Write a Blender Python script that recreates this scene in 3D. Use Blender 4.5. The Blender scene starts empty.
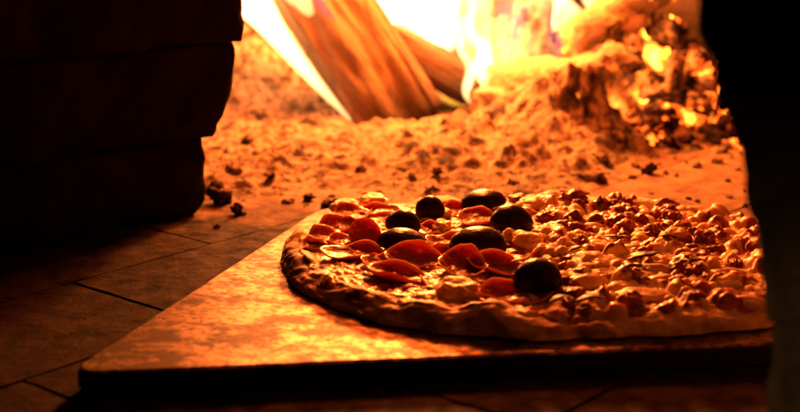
import bpy, bmesh, math, random
from mathutils import Vector, Matrix, Euler, noise
random.seed(7)
S = bpy.context.scene
COL = S.collection
R = math.radians

# ------------------------------------------------------------------ camera / layout maths
PITCH, CAMH, FPX = R(14.0), 0.25, 800 * 60 / 36.0
def ray(px, py):
    x = (px - 400) / FPX; y = -(py - 206) / FPX
    c, s = math.cos(PITCH), math.sin(PITCH)
    return Vector((x, c + y * s, -s + y * c))
def on_z(px, py, z=0.0):
    d = ray(px, py); t = (z - CAMH) / d.z
    return Vector((0, 0, CAMH)) + d * t
def on_y(px, py, Y):
    d = ray(px, py); t = Y / d.y
    return Vector((0, 0, CAMH)) + d * t

# ------------------------------------------------------------------ object helpers
def tag(o, label, cat, group=None, kind=None):
    if label: o['label'] = label
    if cat: o['category'] = cat
    if group: o['group'] = group
    if kind: o['kind'] = kind
    return o
def empty(name, loc, label, cat, group=None, rot=(0, 0, 0)):
    o = bpy.data.objects.new(name, None); COL.objects.link(o)
    o.location = loc; o.rotation_euler = rot; o.empty_display_size = .01
    return tag(o, label, cat, group)
def mesh_of(name, verts, faces, mat=None, smooth=True, attr=None):
    me = bpy.data.meshes.new(name); me.from_pydata([tuple(v) for v in verts], [], faces)
    if mat: me.materials.append(mat)
    if smooth: me.polygons.foreach_set('use_smooth', [True] * len(me.polygons))
    if attr:
        for an, vals in attr.items():
            a = me.attributes.new(an, 'FLOAT', 'POINT'); a.data.foreach_set('value', vals)
    me.update(); return me
U = .009
def unit(me):
    me.transform(Matrix.Scale(U, 4)); me['u'] = 1; return me
def link(name, me, loc=(0, 0, 0), parent=None, rot=None, scale=None):
    if me.get('u'): scale = tuple(v / U for v in (scale or (1, 1, 1)))
    o = bpy.data.objects.new(name, me); COL.objects.link(o)
    o.location = loc
    if rot is not None: o.rotation_euler = rot
    if scale is not None: o.scale = scale
    if parent: o.parent = parent
    return o
def fix_normals(me):
    bm = bmesh.new(); bm.from_mesh(me); bmesh.ops.recalc_face_normals(bm, faces=bm.faces[:]); bm.to_mesh(me); bm.free()
def sm(a, b, x):
    t = max(0., min(1., (x - a) / (b - a))); return t * t * (3 - 2 * t)
def fbm(p, oct=4, lac=2.1, gain=.5):
    a, s, v = 1., 0., Vector(p)
    for _ in range(oct):
        s += a * noise.noise(v); v = v * lac + Vector((3.1, 1.7, 5.3)); a *= gain
    return s

# ------------------------------------------------------------------ materials
def new_mat(name):
    m = bpy.data.materials.new(name); m.use_nodes = True
    nt = m.node_tree; nt.nodes.clear()
    out = nt.nodes.new('ShaderNodeOutputMaterial')
    return m, nt, out
class N:
    def __init__(s, nt): s.nt = nt
    def n(s, t, **k):
        x = s.nt.nodes.new(t)
        for a, v in k.items(): setattr(x, a, v)
        return x
    def l(s, a, b): s.nt.links.new(a, b)
    def coord(s, scale=(1, 1, 1), rot=(0, 0, 0), kind='Object'):
        tc = s.n('ShaderNodeTexCoord'); mp = s.n('ShaderNodeMapping')
        mp.inputs['Scale'].default_value = scale; mp.inputs['Rotation'].default_value = rot
        s.l(tc.outputs[kind], mp.inputs['Vector']); return mp.outputs['Vector']
    def noise(s, vec, scale, detail=6, rough=.6, dist=0.):
        x = s.n('ShaderNodeTexNoise'); x.inputs['Scale'].default_value = scale
        x.inputs['Detail'].default_value = detail; x.inputs['Roughness'].default_value = rough
        x.inputs['Distortion'].default_value = dist
        s.l(vec, x.inputs['Vector']); return x.outputs['Fac']
    def voro(s, vec, scale, feat='F1'):
        x = s.n('ShaderNodeTexVoronoi', feature=feat); x.inputs['Scale'].default_value = scale
        s.l(vec, x.inputs['Vector']); return x.outputs['Distance']
    def ramp(s, fac, stops):
        x = s.n('ShaderNodeValToRGB'); e = x.color_ramp.elements
        while len(e) > 2: e.remove(e[-1])
        while len(e) < len(stops): e.new(.5)
        for i, (p, c) in enumerate(stops):
            e[i].position = p
            e[i].color = (c, c, c, 1) if isinstance(c, (int, float)) else (*c, 1)
        s.l(fac, x.inputs['Fac']); return x.outputs['Color']
    def mix(s, fac, a, b, typ='MIX'):
        x = s.n('ShaderNodeMix', data_type='RGBA', blend_type=typ)
        for sock, v in ((0, fac), (6, a), (7, b)):
            if hasattr(v, 'links'): s.l(v, x.inputs[sock])
            elif isinstance(v, (int, float)): x.inputs[sock].default_value = v if sock == 0 else (v, v, v, 1)
            else: x.inputs[sock].default_value = (*v, 1)
        return x.outputs[2]
    def math(s, op, a, b=0.):
        x = s.n('ShaderNodeMath', operation=op)
        for i, v in enumerate((a, b)):
            if hasattr(v, 'links'): s.l(v, x.inputs[i])
            else: x.inputs[i].default_value = v
        return x.outputs[0]
    def attr(s, name):
        x = s.n('ShaderNodeAttribute'); x.attribute_name = name; return x.outputs['Fac']
    def bump(s, h, strength=.5, dist=.001, prev=None):
        x = s.n('ShaderNodeBump'); x.inputs['Strength'].default_value = strength
        x.inputs['Distance'].default_value = dist; s.l(h, x.inputs['Height'])
        if prev: s.l(prev, x.inputs['Normal'])
        return x.outputs['Normal']
    def bsdf(s, color, rough=.7, normal=None, sss=0., sssr=(.004, .002, .001), coat=0., spec=.5, emis=None, es=None, metallic=0.):
        b = s.n('ShaderNodeBsdfPrincipled')
        for k, v in (('Base Color', color), ('Roughness', rough), ('Metallic', metallic)):
            if hasattr(v, 'links'): s.l(v, b.inputs[k])
            elif isinstance(v, (int, float)): b.inputs[k].default_value = v
            else: b.inputs[k].default_value = (*v, 1)
        if normal: s.l(normal, b.inputs['Normal'])
        b.inputs['Subsurface Weight'].default_value = sss
        b.inputs['Subsurface Radius'].default_value = sssr
        b.inputs['Subsurface Scale'].default_value = 1.0
        b.inputs['Coat Weight'].default_value = coat
        b.inputs['Coat Roughness'].default_value = .2
        b.inputs['Specular IOR Level'].default_value = spec
        if emis is not None:
            if hasattr(emis, 'links'): s.l(emis, b.inputs['Emission Color'])
            else: b.inputs['Emission Color'].default_value = (*emis, 1)
            if hasattr(es, 'links'): s.l(es, b.inputs['Emission Strength'])
            else: b.inputs['Emission Strength'].default_value = es
        return b.outputs[0]

def mat_floor():
    m, nt, out = new_mat('firestone'); g = N(nt); c = g.coord()
    a = g.noise(c, 9, 8, .65); b = g.noise(c, 60, 6, .7); p = g.voro(c, 160)
    col = g.mix(g.ramp(a, [(.35, 0.), (.65, 1.)]), (.002, .0008, .0005), (.011, .0045, .0025))
    col = g.mix(g.ramp(b, [(.35, 0.), (.62, 1.)]), g.mix(.5, col, (.09, .06, .045)), col)
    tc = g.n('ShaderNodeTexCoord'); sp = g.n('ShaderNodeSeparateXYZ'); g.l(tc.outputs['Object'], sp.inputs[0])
    lit_ash = g.math('ADD', sp.outputs['Y'], g.math('MULTIPLY', g.math('SUBTRACT', g.noise(c, 18, 7, .65), .5), .35))   # ash film, paler toward fire and right, painting in the firelit floor
    lit_ash = g.math('ADD', lit_ash, g.math('MULTIPLY', sp.outputs['X'], .35))
    col = g.mix(g.ramp(lit_ash, [(.90, 0.), (1.02, .9)]), col, g.mix(g.ramp(g.noise(c, 45, 9, .75), [(.36, 0.), (.6, 1.)]), (.14, .08, .05), (.34, .24, .17)))
    n = g.bump(g.noise(c, 140, 8, .7), .6, .0015); n = g.bump(g.ramp(p, [(.0, 0.), (.25, 1.)]), .35, .001, n); n = g.bump(a, .5, .006, n)
    g.l(g.bsdf(col, g.ramp(b, [(.3, .6), (.7, .9)]), n, spec=.06), out.inputs[0]); return m
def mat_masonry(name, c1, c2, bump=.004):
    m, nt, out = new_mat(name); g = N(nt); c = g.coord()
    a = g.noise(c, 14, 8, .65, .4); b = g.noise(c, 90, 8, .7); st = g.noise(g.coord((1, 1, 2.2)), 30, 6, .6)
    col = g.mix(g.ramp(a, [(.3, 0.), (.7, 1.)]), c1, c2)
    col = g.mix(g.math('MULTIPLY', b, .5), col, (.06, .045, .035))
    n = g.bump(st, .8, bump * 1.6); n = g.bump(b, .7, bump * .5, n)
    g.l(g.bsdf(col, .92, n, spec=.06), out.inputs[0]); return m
def mat_peel():
    m, nt, out = new_mat('scorched_board'); g = N(nt); c = g.coord(); cs = g.coord((1, 1.3, 1), (0, 0, R(35)))
    blot = g.noise(cs, 34, 10, .72, .3); fine = g.noise(cs, 210, 8, .75); big = g.noise(c, 7, 4, .5)
    scr = g.noise(g.coord((1, 14, 1), (0, 0, R(-52))), 60, 4, .6)
    col = g.mix(g.ramp(blot, [(.44, 0.), (.54, 1.)]), (.055, .028, .016), (.50, .36, .24))
    col = g.mix(g.ramp(fine, [(.43, .0), (.52, 1.)]), g.mix(.88, col, (.03, .017, .010)), col)
    col = g.mix(g.ramp(big, [(.42, .0), (.6, .5)]), col, (.09, .055, .035))
    rg = g.ramp(g.math('ADD', g.math('MULTIPLY', blot, .6), g.math('MULTIPLY', fine, .4)), [(.38, .60), (.60, .38)])
    n = g.bump(fine, .6, .0005); n = g.bump(blot, .15, .0005, n); n = g.bump(scr, .2, .0004, n)
    g.l(g.bsdf(col, rg, n, spec=.5, metallic=.8), out.inputs[0]); return m
def mat_crust():
    m, nt, out = new_mat('baked_dough'); g = N(nt); c = g.coord()
    a = g.noise(c, 42, 7, .62, .5); b = g.noise(c, 240, 6, .7); d = g.noise(c, 16, 5, .6)
    col = g.mix(g.ramp(a, [(.36, 0.), (.64, 1.)]), (.55, .32, .15), (.85, .68, .44))
    col = g.mix(g.ramp(d, [(.54, 0.), (.64, .85)]), col, (.09, .035, .016))
    col = g.mix(g.ramp(g.noise(c, 75, 4, .5), [(.62, 0.), (.68, .9)]), col, (.05, .018, .010))
    col = g.mix(g.ramp(b, [(.56, 0.), (.7, .7)]), col, (.85, .74, .58))
    n = g.bump(g.noise(c, 60, 5, .55), .45, .0018); n = g.bump(b, .4, .0004, n)
    g.l(g.bsdf(col, .6, n, sss=.12), out.inputs[0]); return m
def mat_cheese(name='melted_cheese', warm=0.):
    m, nt, out = new_mat(name); g = N(nt); c = g.coord()
    t = g.attr('tint'); a = g.noise(c, 130, 6, .65); b = g.noise(c, 320, 6, .7); d = g.noise(c, 45, 4, .6)
    cream = g.mix(g.ramp(d, [(.4, 0.), (.62, 1.)]), (.66, .42, .17), (.84, .68, .38))
    red = g.mix(g.ramp(a, [(.4, 0.), (.6, 1.)]), (.16, .022, .01), (.46, .10, .035))
    col = g.mix(g.ramp(t, [(.52, 0.), (.60, 1.)]), cream, red)
    col = g.mix(g.ramp(b, [(.64, 0.), (.74, .7)]), col, (.22, .07, .025))
    n = g.bump(a, .6, .0016); n = g.bump(b, .7, .0008, n)
    g.l(g.bsdf(col, g.ramp(a, [(.35, .26), (.65, .5)]), n, sss=.55, sssr=(.006, .003, .0012), coat=.3), out.inputs[0]); return m
def mat_crumb():
    m, nt, out = new_mat('crumbly_cheese'); g = N(nt); c = g.coord()
    a = g.noise(c, 160, 6, .7); b = g.noise(c, 50, 4, .6)
    col = g.mix(g.ramp(b, [(.35, 0.), (.6, 1.)]), (.68, .44, .19), (.86, .70, .42))
    col = g.mix(g.ramp(a, [(.62, 0.), (.76, .7)]), col, (.32, .13, .04))
    n = g.bump(a, .8, .0022); n = g.bump(g.noise(c, 480, 4, .6), .7, .0009, n)
    g.l(g.bsdf(col, .42, n, sss=.5, sssr=(.006, .003, .0012), coat=.1), out.inputs[0]); return m
def mat_meat(name='cured_meat', dark=1., rim=False):
    m, nt, out = new_mat(name); g = N(nt); c = g.coord()
    a = g.noise(c, 110, 6, .65, .6); b = g.noise(c, 420, 5, .6); d = g.noise(c, 40, 3, .5)
    col = g.mix(g.ramp(a, [(.38, 0.), (.62, 1.)]), (.15 * dark, .010 * dark, .006), (.40 * dark, .038 * dark, .018))
    col = g.mix(g.ramp(b, [(.62, 0.), (.72, .6)]), col, (.62, .32, .2))
    col = g.mix(g.ramp(d, [(.6, 0.), (.75, .6)]), col, (.07, .012, .006))
    if rim:
        fv = g.voro(c, 260); col = g.mix(g.ramp(fv, [(.16, .75), (.26, 0.)]), col, (.72, .42, .24))
        rr = g.math('ADD', g.attr('rim'), g.math('MULTIPLY', g.math('SUBTRACT', a, .5), .35))
        col = g.mix(g.ramp(rr, [(.84, 0.), (.95, .95)]), col, (.78, .42, .17))
    n = g.bump(a, .7, .0018); n = g.bump(b, .8, .0009, n)
    g.l(g.bsdf(col, .34, n, sss=.25, sssr=(.003, .0008, .0004), coat=.35), out.inputs[0]); return m
def mat_olive():
    m, nt, out = new_mat('olive_skin'); g = N(nt); c = g.coord()
    a = g.noise(c, 120, 5, .6); b = g.noise(c, 600, 3, .6)
    col = g.mix(a, (.006, .002, .0015), (.030, .008, .005))
    n = g.bump(a, .35, .0010); n = g.bump(b, .6, .0005, n)
    g.l(g.bsdf(col, g.ramp(a, [(.35, .20), (.65, .32)]), n, spec=.13), out.inputs[0]); return m
def mat_ash():
    m, nt, out = new_mat('wood_ash'); g = N(nt); c = g.coord()
    a = g.noise(c, 28, 8, .65, .3); b = g.noise(c, 120, 8, .7)
    col = g.mix(g.ramp(a, [(.33, 0.), (.52, 1.)]), (.09, .055, .035), (.46, .35, .25))
    col = g.mix(g.ramp(b, [(.41, .95), (.52, 0.)]), col, (.05, .035, .03))
    t = g.attr('tint')
    col = g.mix(g.ramp(t, [(.80, 0.), (.86, .9)]), col, (.035, .025, .02))
    n = g.bump(b, 1., .006); n = g.bump(g.noise(c, 300, 5, .7), .8, .002, n)
    g.l(g.bsdf(col, .9, n, spec=.25), out.inputs[0]); return m
def mat_wood(name, lo, hi, charz=0.05, tocol=(.02, .014, .01)):
    # object Z runs along the log; the charred end is at z = 0
    m, nt, out = new_mat(name); g = N(nt); c = g.coord((1, 1, .12)); c2 = g.coord()
    a = g.noise(c, 70, 8, .65, .8); b = g.noise(c2, 30, 6, .6); fine = g.noise(c, 300, 4, .6)
    col = g.mix(g.ramp(a, [(.35, 0.), (.62, 1.)]), lo, hi)
    tc = g.n('ShaderNodeTexCoord'); sp = g.n('ShaderNodeSeparateXYZ'); g.l(tc.outputs['Object'], sp.inputs[0])
    z = g.math('ADD', sp.outputs['Z'], g.math('MULTIPLY', g.math('SUBTRACT', b, .5), .05))
    ch = g.ramp(g.math('DIVIDE', z, charz * 2), [(.10, 1.), (.5, 0.)])
    col = g.mix(g.ramp(g.noise(g.coord((1, 1, .35)), 60, 9, .75), [(.54, 0.), (.70, .6)]), col, tocol)
    col = g.mix(ch, col, tocol)
    n = g.bump(a, 1., .009); n = g.bump(fine, .8, .003, n)
    g.l(g.bsdf(col, .8, n, spec=.3), out.inputs[0]); return m
def mat_ember(name, glow, strength, dark=(.02, .014, .012), pale=(.28, .20, .15), paleamt=.5, scale=38):
    m, nt, out = new_mat(name); g = N(nt)
    c0 = g.coord(); oi = g.n('ShaderNodeObjectInfo'); ad = g.n('ShaderNodeVectorMath', operation='ADD')
    cmb = g.n('ShaderNodeCombineXYZ'); g.l(g.math('MULTIPLY', oi.outputs['Random'], 7.), cmb.inputs[0]); g.l(cmb.outputs[0], ad.inputs[1]); g.l(c0, ad.inputs[0]); c = ad.outputs[0]
    a = g.noise(c, scale, 6, .6, .8); b = g.noise(c, 110, 7, .7); cr = g.voro(c, 75, 'DISTANCE_TO_EDGE')
    col = g.mix(g.ramp(b, [(.5 - paleamt * .2, 0.), (.62 - paleamt * .1, 1.)]), dark, pale)
    e = g.math('MULTIPLY', g.ramp(a, [(.50, 0.), (.68, 1.)]), g.ramp(cr, [(0., 1.), (.35, .35)]))
    ec = g.ramp(e, [(0., (1, .06, .004)), (.45, (1, .17, .012)), (1., (1, .42, .04))])
    n = g.bump(b, .7, .002); n = g.bump(g.ramp(cr, [(0, 0.), (.12, 1.)]), .5, .0015, n)
    g.l(g.bsdf(col, .95, n, spec=.08, emis=ec, es=g.math('MULTIPLY', e, strength)), out.inputs[0]); return m
def mat_flame(name, color, strength, lo=.35, hi=.6):
    m, nt, out = new_mat(name); g = N(nt)
    e = g.n('ShaderNodeEmission'); e.inputs['Color'].default_value = (*color, 1)
    f = g.noise(g.coord((1, 1, .33)), 38, 3, .55, 1.2)
    g.l(g.math('MULTIPLY', g.ramp(f, [(lo, .04), (hi, 1.)]), strength), e.inputs['Strength'])
    g.l(e.outputs[0], out.inputs['Volume']); return m
def mat_simple(name, col, rough=.8, bumpd=.001):
    m, nt, out = new_mat(name); g = N(nt); c = g.coord(); a = g.noise(c, 90, 7, .65)
    cc = g.mix(a, tuple(x * .6 for x in col), tuple(min(1, x * 1.4) for x in col))
    g.l(g.bsdf(cc, rough, g.bump(a, .7, bumpd)), out.inputs[0]); return m

M = dict(floor=mat_floor(), peel=mat_peel(), crust=mat_crust(), cheese=mat_cheese(), crumb=mat_crumb(), meat=mat_meat(), slice=mat_meat('sliced_meat', 1.15, True), meat2=mat_meat('crisp_meat', .9),
         olive=mat_olive(), ash=mat_ash(),
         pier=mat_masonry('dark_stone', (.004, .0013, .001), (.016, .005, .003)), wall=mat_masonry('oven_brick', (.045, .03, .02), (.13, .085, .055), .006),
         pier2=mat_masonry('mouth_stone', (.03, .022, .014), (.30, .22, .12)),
         wood=mat_wood('split_wood', (.13, .08, .05), (.27, .18, .11), .05), bark=mat_wood('bark', (.06, .035, .02), (.19, .11, .065), .03),
         char=mat_wood('charred_wood', (.02, .012, .009), (.11, .055, .03), .04),
         ember=mat_ember('ember_glow', (1, .2, .02), 12, paleamt=.2), ember_hot=mat_ember('ember_hot', (1, .3, .03), 20, paleamt=.6, scale=26),
         coal=mat_ember('dead_coal', (1, .1, .01), 0.0, paleamt=.1), palechar=mat_ember('ashy_char', (1, .1, .01), 2.0, pale=(.36, .27, .19), paleamt=1.3),
         embchar=mat_ember('ember_char', (1, .1, .01), 3.0, paleamt=.3), ashlump=mat_ember('burnt_crumb', (1, .1, .01), 0.0, pale=(.70, .60, .50), paleamt=2.2),
         fl_white=mat_flame('flame_white', (1, .50, .17), 150, .3, .55), fl_streak=mat_flame('flame_streak', (1, .5, .17), 480, .1, .4), fl_blue=mat_flame('flame_blue', (.34, .2, .9), 12), fl_soft=mat_flame('flame_soft', (1, .38, .12), 60, .42, .62),
         fl_yel=mat_flame('flame_yellow', (1, .40, .035), 110), burnt=mat_simple('shade_edge', (.010, .007, .005), .9), mortar=mat_simple('mortar', (.10, .07, .05)))

# ------------------------------------------------------------------ oven floor: rotated stone tiles, real joints
def build_floor():
    ang = R(50); TU, TV = .236, .118; gap = .0011
    ca, sa = math.cos(ang), math.sin(ang); org = Vector((0, 0))
    vs, fs = [], []
    for j in range(-14, 22):
        for i in range(-10, 12):
            cv = .675 - TV / 2 + j * TV; cu = .483 + TU / 2 + i * TU + (TU / 2 if j % 2 else 0)
            cx, cy = cu, cv; hx, hy = TU / 2 - gap / 2, TV / 2 - gap / 2; dz = random.uniform(-.0005, .0005); b = .0012
            wx = cx * ca - cy * sa; wy = cx * sa + cy * ca
            if not (-1.3 < wx < 1.3 and -.1 < wy < 2.2): continue
            base = len(vs)
            K = 10
            rings = [(0, -.03), (0, -b + dz), (-b * .6, dz)]
            for (h, z) in rings:
                for e in range(4):
                    for k in range(K):
                        t = -1 + 2 * k / K
                        x, y = [(t, -1), (1, t), (-t, 1), (-1, -t)][e]
                        jx = .0011 * noise.noise(Vector((wx * 50 + x * 4, wy * 50 + y * 4, 1))) 
                        x = x * (hx + h + jx); y = y * (hy + h + jx)
                        X = cx + x; Y = cy + y
                        vs.append((org.x + X * ca - Y * sa, org.y + X * sa + Y * ca, z))
            n4 = 4 * K
            for r in range(2):
                for k in range(n4):
                    a = base + r * n4 + k; b2 = base + r * n4 + (k + 1) % n4
                    fs.append((a, b2, b2 + n4, a + n4))
            fs.append(tuple(base + 2 * n4 + k for k in range(n4)))
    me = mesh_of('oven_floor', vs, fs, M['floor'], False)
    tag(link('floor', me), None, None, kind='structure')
    me = mesh_of('bedding', [(-3, -.6, -.0028), (3, -.6, -.0028), (3, 3, -.0028), (-3, 3, -.0028)], [(0, 1, 2, 3)], M['mortar'])
    tag(link('ground', me), None, None, kind='structure')
build_floor()

# ------------------------------------------------------------------ rough masonry pier: stacked courses from a footprint + edge profile
def pier(name, foot, courses, H, mat, label, cat, rough=.004, seed=0, lean=None):
    """foot: ccw list of (x,y); courses: z of the joints; lean(z) -> (dx,dy) offset"""
    root = empty(name, (foot[0][0], foot[0][1], 0), label, cat)
    # resample footprint
    pts = []
    n = len(foot)
    for i in range(n):
        a, b = Vector(foot[i]), Vector(foot[(i + 1) % n]); L = (b - a).length; k = max(2, int(L / .006))
        for q in range(k): pts.append(a + (b - a) * (q / k))
    cen = sum((Vector(f) for f in foot), Vector((0, 0))) / n
    zs = [0.] + list(courses) + [H]
    nrm = []
    m = len(pts)
    for i in range(m):
        t = pts[(i + 4) % m] - pts[(i - 4) % m]; nrm.append(Vector((t.y, -t.x)).normalized())
    for ci in range(len(zs) - 1):
        z0, z1 = zs[ci], zs[ci + 1]; hs = z1 - z0; nz = max(6, int(hs / .005))
        vs, fs = [], []
        co = random.uniform(-.001, .001)
        rows = []
        for j in range(nz + 1):
            v = j / nz; z = z0 + hs * v + (0.0006 if j == 0 else (-.0006 if j == nz else 0))
            e = min(v, 1 - v) * hs; rd = -.0014 * (1 - min(1, e / .005)) ** 2
            dx, dy = lean(z) if lean else (0, 0)
            for i in range(m):
                p = pts[i]; q = Vector((p.x * 14, p.y * 14, z * 14 + seed + ci * 9))
                d = co + rd + rough * fbm(q, 3) * 2 + rough * .5 * fbm(q * 5, 3)
                vs.append((p.x + nrm[i].x * d + dx - foot[0][0], p.y + nrm[i].y * d + dy - foot[0][1], z))
        for j in range(nz):
            for i in range(m):
                a = j * m + i; b = j * m + (i + 1) % m
                fs.append((a, b, b + m, a + m))
        fs.append(tuple(range(m))[::-1]); fs.append(tuple(nz * m + i for i in range(m)))
        me = mesh_of('stone_course', vs, fs, mat); fix_normals(me)
        link('stone_course', me, parent=root)
    return root

# left pier silhouette (px,py) -> lean table at its corner
cL = on_z(203, 214)
silL = [(412, 200), (214, 200), (190, 205), (165, 209), (142, 205), (128, 214), (112, 225), (90, 229), (65, 234), (45, 238), (38, 235), (20, 239), (0, 236), (-60, 230)]
tabL = []
for (py, px) in silL:
    if py > 214: continue
    p = on_y(px, py, cL.y); tabL.append((p.z, p.x - cL.x))
tabL.sort()
def interp(tab, z):
    if z <= tab[0][0]: return tab[0][1]
    for (a, va), (b, vb) in zip(tab, tab[1:]):
        if z <= b: return va + (vb - va) * (z - a) / max(1e-6, b - a)
    return tab[-1][1]
fL = on_z(0, 255)
dL = Vector((fL.x - cL.x, fL.y - cL.y)).normalized()
e2 = Vector((cL.x, cL.y)) + dL * .62
footL = [(cL.x, cL.y), (cL.x - .022, cL.y + .05), (cL.x - .12, cL.y + .13), (-.62, 1.12), (-.75, e2.y), (e2.x, e2.y)]
jL = [on_y(205, 137, cL.y).z, on_y(236, 42, cL.y).z]
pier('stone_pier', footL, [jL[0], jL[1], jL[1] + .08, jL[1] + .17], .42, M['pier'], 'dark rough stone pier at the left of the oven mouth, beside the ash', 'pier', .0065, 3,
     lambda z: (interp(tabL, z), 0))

# right pier, close to the lens
YR = .50
silR = [(0, 712), (30, 716), (60, 731), (95, 737), (112, 733), (130, 740), (170, 741), (215, 747), (250, 750), (290, 757), (330, 764), (355, 768), (412, 763), (520, 758)]
tabR = sorted((on_y(px, py, YR).z, on_y(px, py, YR).x - .13) for (py, px) in silR)
jR = [on_y(733, 112, YR).z]
jr = jR[0]
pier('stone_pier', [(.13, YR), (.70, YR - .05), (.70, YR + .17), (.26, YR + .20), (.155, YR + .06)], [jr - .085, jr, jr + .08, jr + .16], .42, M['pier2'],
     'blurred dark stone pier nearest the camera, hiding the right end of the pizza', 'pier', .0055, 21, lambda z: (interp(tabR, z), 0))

# ------------------------------------------------------------------ oven dome (one masonry shell with brick courses in relief)
def build_dome():
    cx, cy, Rw = .03, 1.02, .53
    vs, fs = [], []; NA, NV = 260, 70
    for j in range(NV + 1):
        v = j / NV
        if v < .3: r, z = Rw, -.01 + .13 * v / .3
        else:
            t = (v - .3) / .7 * math.pi / 2; r, z = Rw * math.cos(t) + .002, .12 + .27 * math.sin(t)
        for i in range(NA):
            a = 2 * math.pi * i / NA
            row = int(v * 14); u = a / (2 * math.pi) * 36 + .5 * (row % 2)
            eu = min(u % 1, 1 - u % 1) ; ev = min((v * 14) % 1, 1 - (v * 14) % 1)
            d = .004 * sm(.0, .12, eu) * sm(0, .2, ev) + .005 * fbm((math.cos(a) * 8, math.sin(a) * 8, z * 14), 4)
            rr = max(.0, r - d)
            vs.append((cx + rr * math.cos(a), cy + rr * math.sin(a), z - (d if v > .6 else 0)))
    for j in range(NV):
        for i in range(NA):
            a = j * NA + i; b = j * NA + (i + 1) % NA
            ym = vs[a][1]
            if ym < .66: continue
            fs.append((a, b, b + NA, a + NA))
    me = mesh_of('oven_dome', vs, fs, M['wall'])
    o = link('oven_dome', me); md = o.modifiers.new('thick', 'SOLIDIFY'); md.thickness = .06; md.offset = 1 
    tag(o, 'curved brick back wall and vault of the oven, glowing orange behind the fire', 'oven')
build_dome()

# ------------------------------------------------------------------ peel board
PZ = .0125
def rounded_poly(pts, rad, seg=10):
    out = []; n = len(pts)
    for i in range(n):
        p0, p, p1 = Vector(pts[i - 1]), Vector(pts[i]), Vector(pts[(i + 1) % n])
        r = rad[i]; a = (p0 - p).normalized(); b = (p1 - p).normalized()
        s, e = p + a * r, p + b * r
        for k in range(seg + 1):
            t = k / seg; out.append((1 - t) ** 2 * s + 2 * t * (1 - t) * p + t * t * e)
    return out
def build_peel():
    fl = on_z(62, 375, PZ); fr = on_z(790, 344, PZ); bl = on_z(322, 206, PZ); br = on_z(668, 195, PZ); rr = on_z(760, 224, PZ); r2 = on_z(905, 300, PZ)
    pts = [(p.x, p.y) for p in (fl, fr, r2, rr, br, bl)]
    out = rounded_poly(pts, [.022, .02, .03, .02, .03, .03])
    c = sum(out, Vector((0, 0))) / len(out)
    # subdivide outline
    ring = []
    n = len(out)
    for i in range(n):
        a, b = out[i], out[(i + 1) % n]; k = max(1, int((b - a).length / .004))
        for q in range(k): ring.append(a + (b - a) * q / k)
    m = len(ring); vs, fs = [], []
    prof = [(.0015, .0012), (.0, .003), (.0, PZ - .003), (.0008, PZ - .001), (.0026, PZ)]
    for (ins, z) in prof:
        for i, p in enumerate(ring):
            t = ring[(i + 1) % m] - ring[i - 1]; nn = Vector((t.y, -t.x)).normalized()
            w = .0006 * fbm((p.x * 60, p.y * 60, z * 90), 3)
            q = p - nn * (ins + w); vs.append((q.x - c.x, q.y - c.y, z))
    for r in range(len(prof) - 1):
        for i in range(m):
            a = r * m + i; b = r * m + (i + 1) % m; fs.append((a, b, b + m, a + m))
    fs.append(tuple(range(m))[::-1]); fs.append(tuple((len(prof) - 1) * m + i for i in range(m)))
    me = mesh_of('pizza_peel', vs, fs, M['peel'], False); me.materials.append(M['burnt'])
    for p in me.polygons:
        if abs(p.normal.z) < .6: p.material_index = 1  # board's sides painted near black to stand for their shade
    tag(link('pizza_peel', me, (c.x, c.y, 0.0006)), 'scorched mottled board with a rounded corner, under the pizza', 'peel')
build_peel()

# ------------------------------------------------------------------ pizza
PT = PZ + .0012
outl = [(283, 262), (290, 286), (318, 304), (358, 320), (420, 332), (500, 339), (600, 339), (700, 335), (775, 324), (825, 303), (842, 278), (805, 250),
        (742, 231), (680, 219), (600, 212), (520, 210), (430, 214), (350, 223), (303, 239)]
P3 = [on_z(px, py, PT) for px, py in outl]
PC = Vector((sum(p.x for p in P3) / len(P3), sum(p.y for p in P3) / len(P3), PT))
pol = sorted((math.atan2(p.y - PC.y, p.x - PC.x), math.hypot(p.x - PC.x, p.y - PC.y)) for p in P3)
def rad_at(a):
    a = (a + math.pi) % (2 * math.pi) - math.pi
    n = len(pol)
    for i in range(n):
        a0, r0 = pol[i - 1]; a1, r1 = pol[i]
        if i == 0: a0 -= 2 * math.pi
        if a0 <= a < a1 or (i == 0 and a < a1): 
            t = (a - a0) / (a1 - a0); t = t * t * (3 - 2 * t) * .5 + t * .5; return r0 + (r1 - r0) * t
    a0, r0 = pol[-1]; a1, r1 = pol[0]; t = (a - a0) / (a1 + 2 * math.pi - a0); return r0 + (r1 - r0) * t
NR = 720
RT = [rad_at(-math.pi + 2 * math.pi * i / NR) for i in range(NR)]
for _ in range(10): RT = [(RT[i - 1] + 2 * RT[i] + RT[(i + 1) % NR]) / 4 for i in range(NR)]
def Rr(a): return RT[int(((a + math.pi) % (2 * math.pi)) / (2 * math.pi) * NR) % NR]
pizza = empty('pizza', PC, 'freshly baked pizza with olives, sliced meat and crumbled cheese on the board', 'pizza')

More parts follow.
